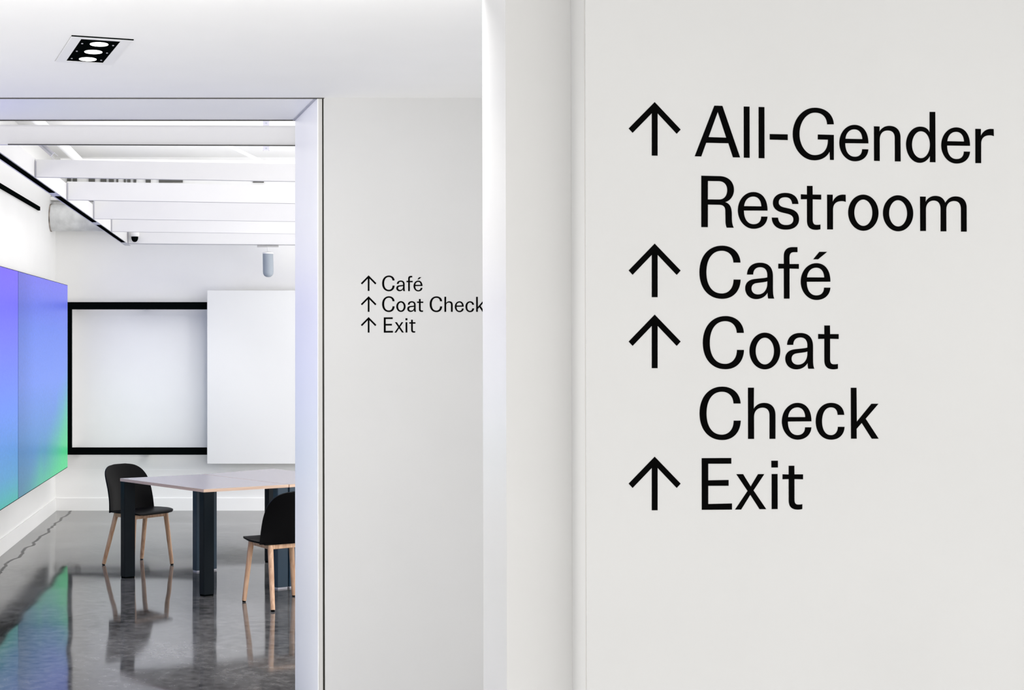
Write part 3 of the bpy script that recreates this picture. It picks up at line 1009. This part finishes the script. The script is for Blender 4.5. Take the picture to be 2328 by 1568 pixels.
def arrow(label, px, py, d, slope=0.0, s=1.0, sx=None, group=None):
    o = letter('wall_arrow', 'arrow', px, py, sx or s, s, slope, d, None, None)
    return tag(o, label, 'arrow', group)


D1 = YW
g1, g2 = 'words on the large near wall', 'words on the wall beside the opening'
word('large black wall lettering reading All-Gender, top line of the near wall',
     [('A', 1579.3, 355.3), ('l', 1690.7, 358.4), ('l', 1724.5, 359.4), ('-', 1749.8, 359.4), ('G', 1802.1, 361.6),
      ('e', 1908.0, 363.6, .983, .989), ('n', 1986.7, 365.5), ('d', 2059.7, 367.4), ('e', 2139.7, 368.8, .973, .982), ('r', 2217.1, 370.6, .99, .985)], D1, 0.021, group=g1)
word('large black wall lettering reading Restroom, under All-Gender',
     [('R', 1594.2, 516.1), ('e', 1677.4, 517.2, 1.003, .998), ('s', 1754.4, 518.7), ('t', 1820.6, 520.6, .99, 1.0), ('r', 1880.2, 521.3),
      ('o', 1928.1, 522.6, .985, .985), ('o', 2007.2, 523.8, .982, .982), ('m', 2091.5, 524.9)], D1, 0.014, group=g1)
word('large black wall lettering reading Café, third line of the near wall',
     [('C', 1590.0, 676.1, 1, .995), ('a', 1694.1, 678.2), ('f', 1769.3, 678.6), ('é', 1820.3, 679.3, 1.003, 1.0)], D1, 0.005, group=g1)
word('large black wall lettering reading Coat, fourth line of the near wall',
     [('C', 1597.7, 836.3, 1, .995), ('o', 1703.7, 838.0), ('a', 1785.2, 838.0), ('t', 1859.9, 838.0)], D1, 0.0, group=g1)
word('large black wall lettering reading Check, under Coat',
     [('C', 1590.3, 997.2), ('h', 1700.4, 997.3), ('e', 1777.4, 996.9), ('c', 1854.4, 996.9), ('k', 1934.1, 996.9)], D1, 0.0, group=g1)
word('large black wall lettering reading Exit, bottom line of the near wall',
     [('E', 1595.1, 1158.4), ('x', 1671.0, 1157.7), ('i', 1753.4, 1156.9), ('t', 1778.9, 1156.8)], D1, -0.002, group=g1)
for lab, y, sl in (('All-Gender Restroom', 353.5, 0.021), ('Café', 675.2, 0.002), ('Coat Check', 836.7, 0.0), ('Exit', 1159.5, 0.0)):
    arrow('large black upward arrow on the near wall, left of ' + lab, 1429.1, y - 0 if sl < .01 else y - 1.0, D1, sl, group='large upward arrows on the near wall')

D2 = YO
S, SX = 0.2958, 0.3045
word('small black wall lettering reading Café, beside the opening',
     [('C', 868.6, 661.2), ('a', 900.8, 661.5), ('f', 924.0, 661.6), ('é', 940.0, 661.7)], D2, 0, SX, S, g2)
word('small black wall lettering reading Coat Check, its last letter cut off by the pier',
     [('C', 868.6, 708.3), ('o', 900.8, 708.5), ('a', 925.8, 708.5), ('t', 948.1, 708.5), ('C', 976.7, 708.5), ('h', 1010.2, 708.7), ('e', 1033.8, 708.7), ('c', 1058.0, 708.7), ('k', 1082.3, 708.7)],
     D2, 0, SX, S, g2)
word('small black wall lettering reading Exit, beside the opening',
     [('E', 872.4, 755.9), ('x', 896.7, 755.8), ('i', 921.7, 755.7), ('t', 930.3, 755.6)], D2, 0, SX, S, g2)
for lab, y in (('Café', 661.2), ('Coat Check', 708.6), ('Exit', 755.9)):
    arrow('small black upward arrow beside the opening, left of ' + lab, 820.3, y, D2, 0, 0.2915, 0.2995, 'small upward arrows beside the opening')
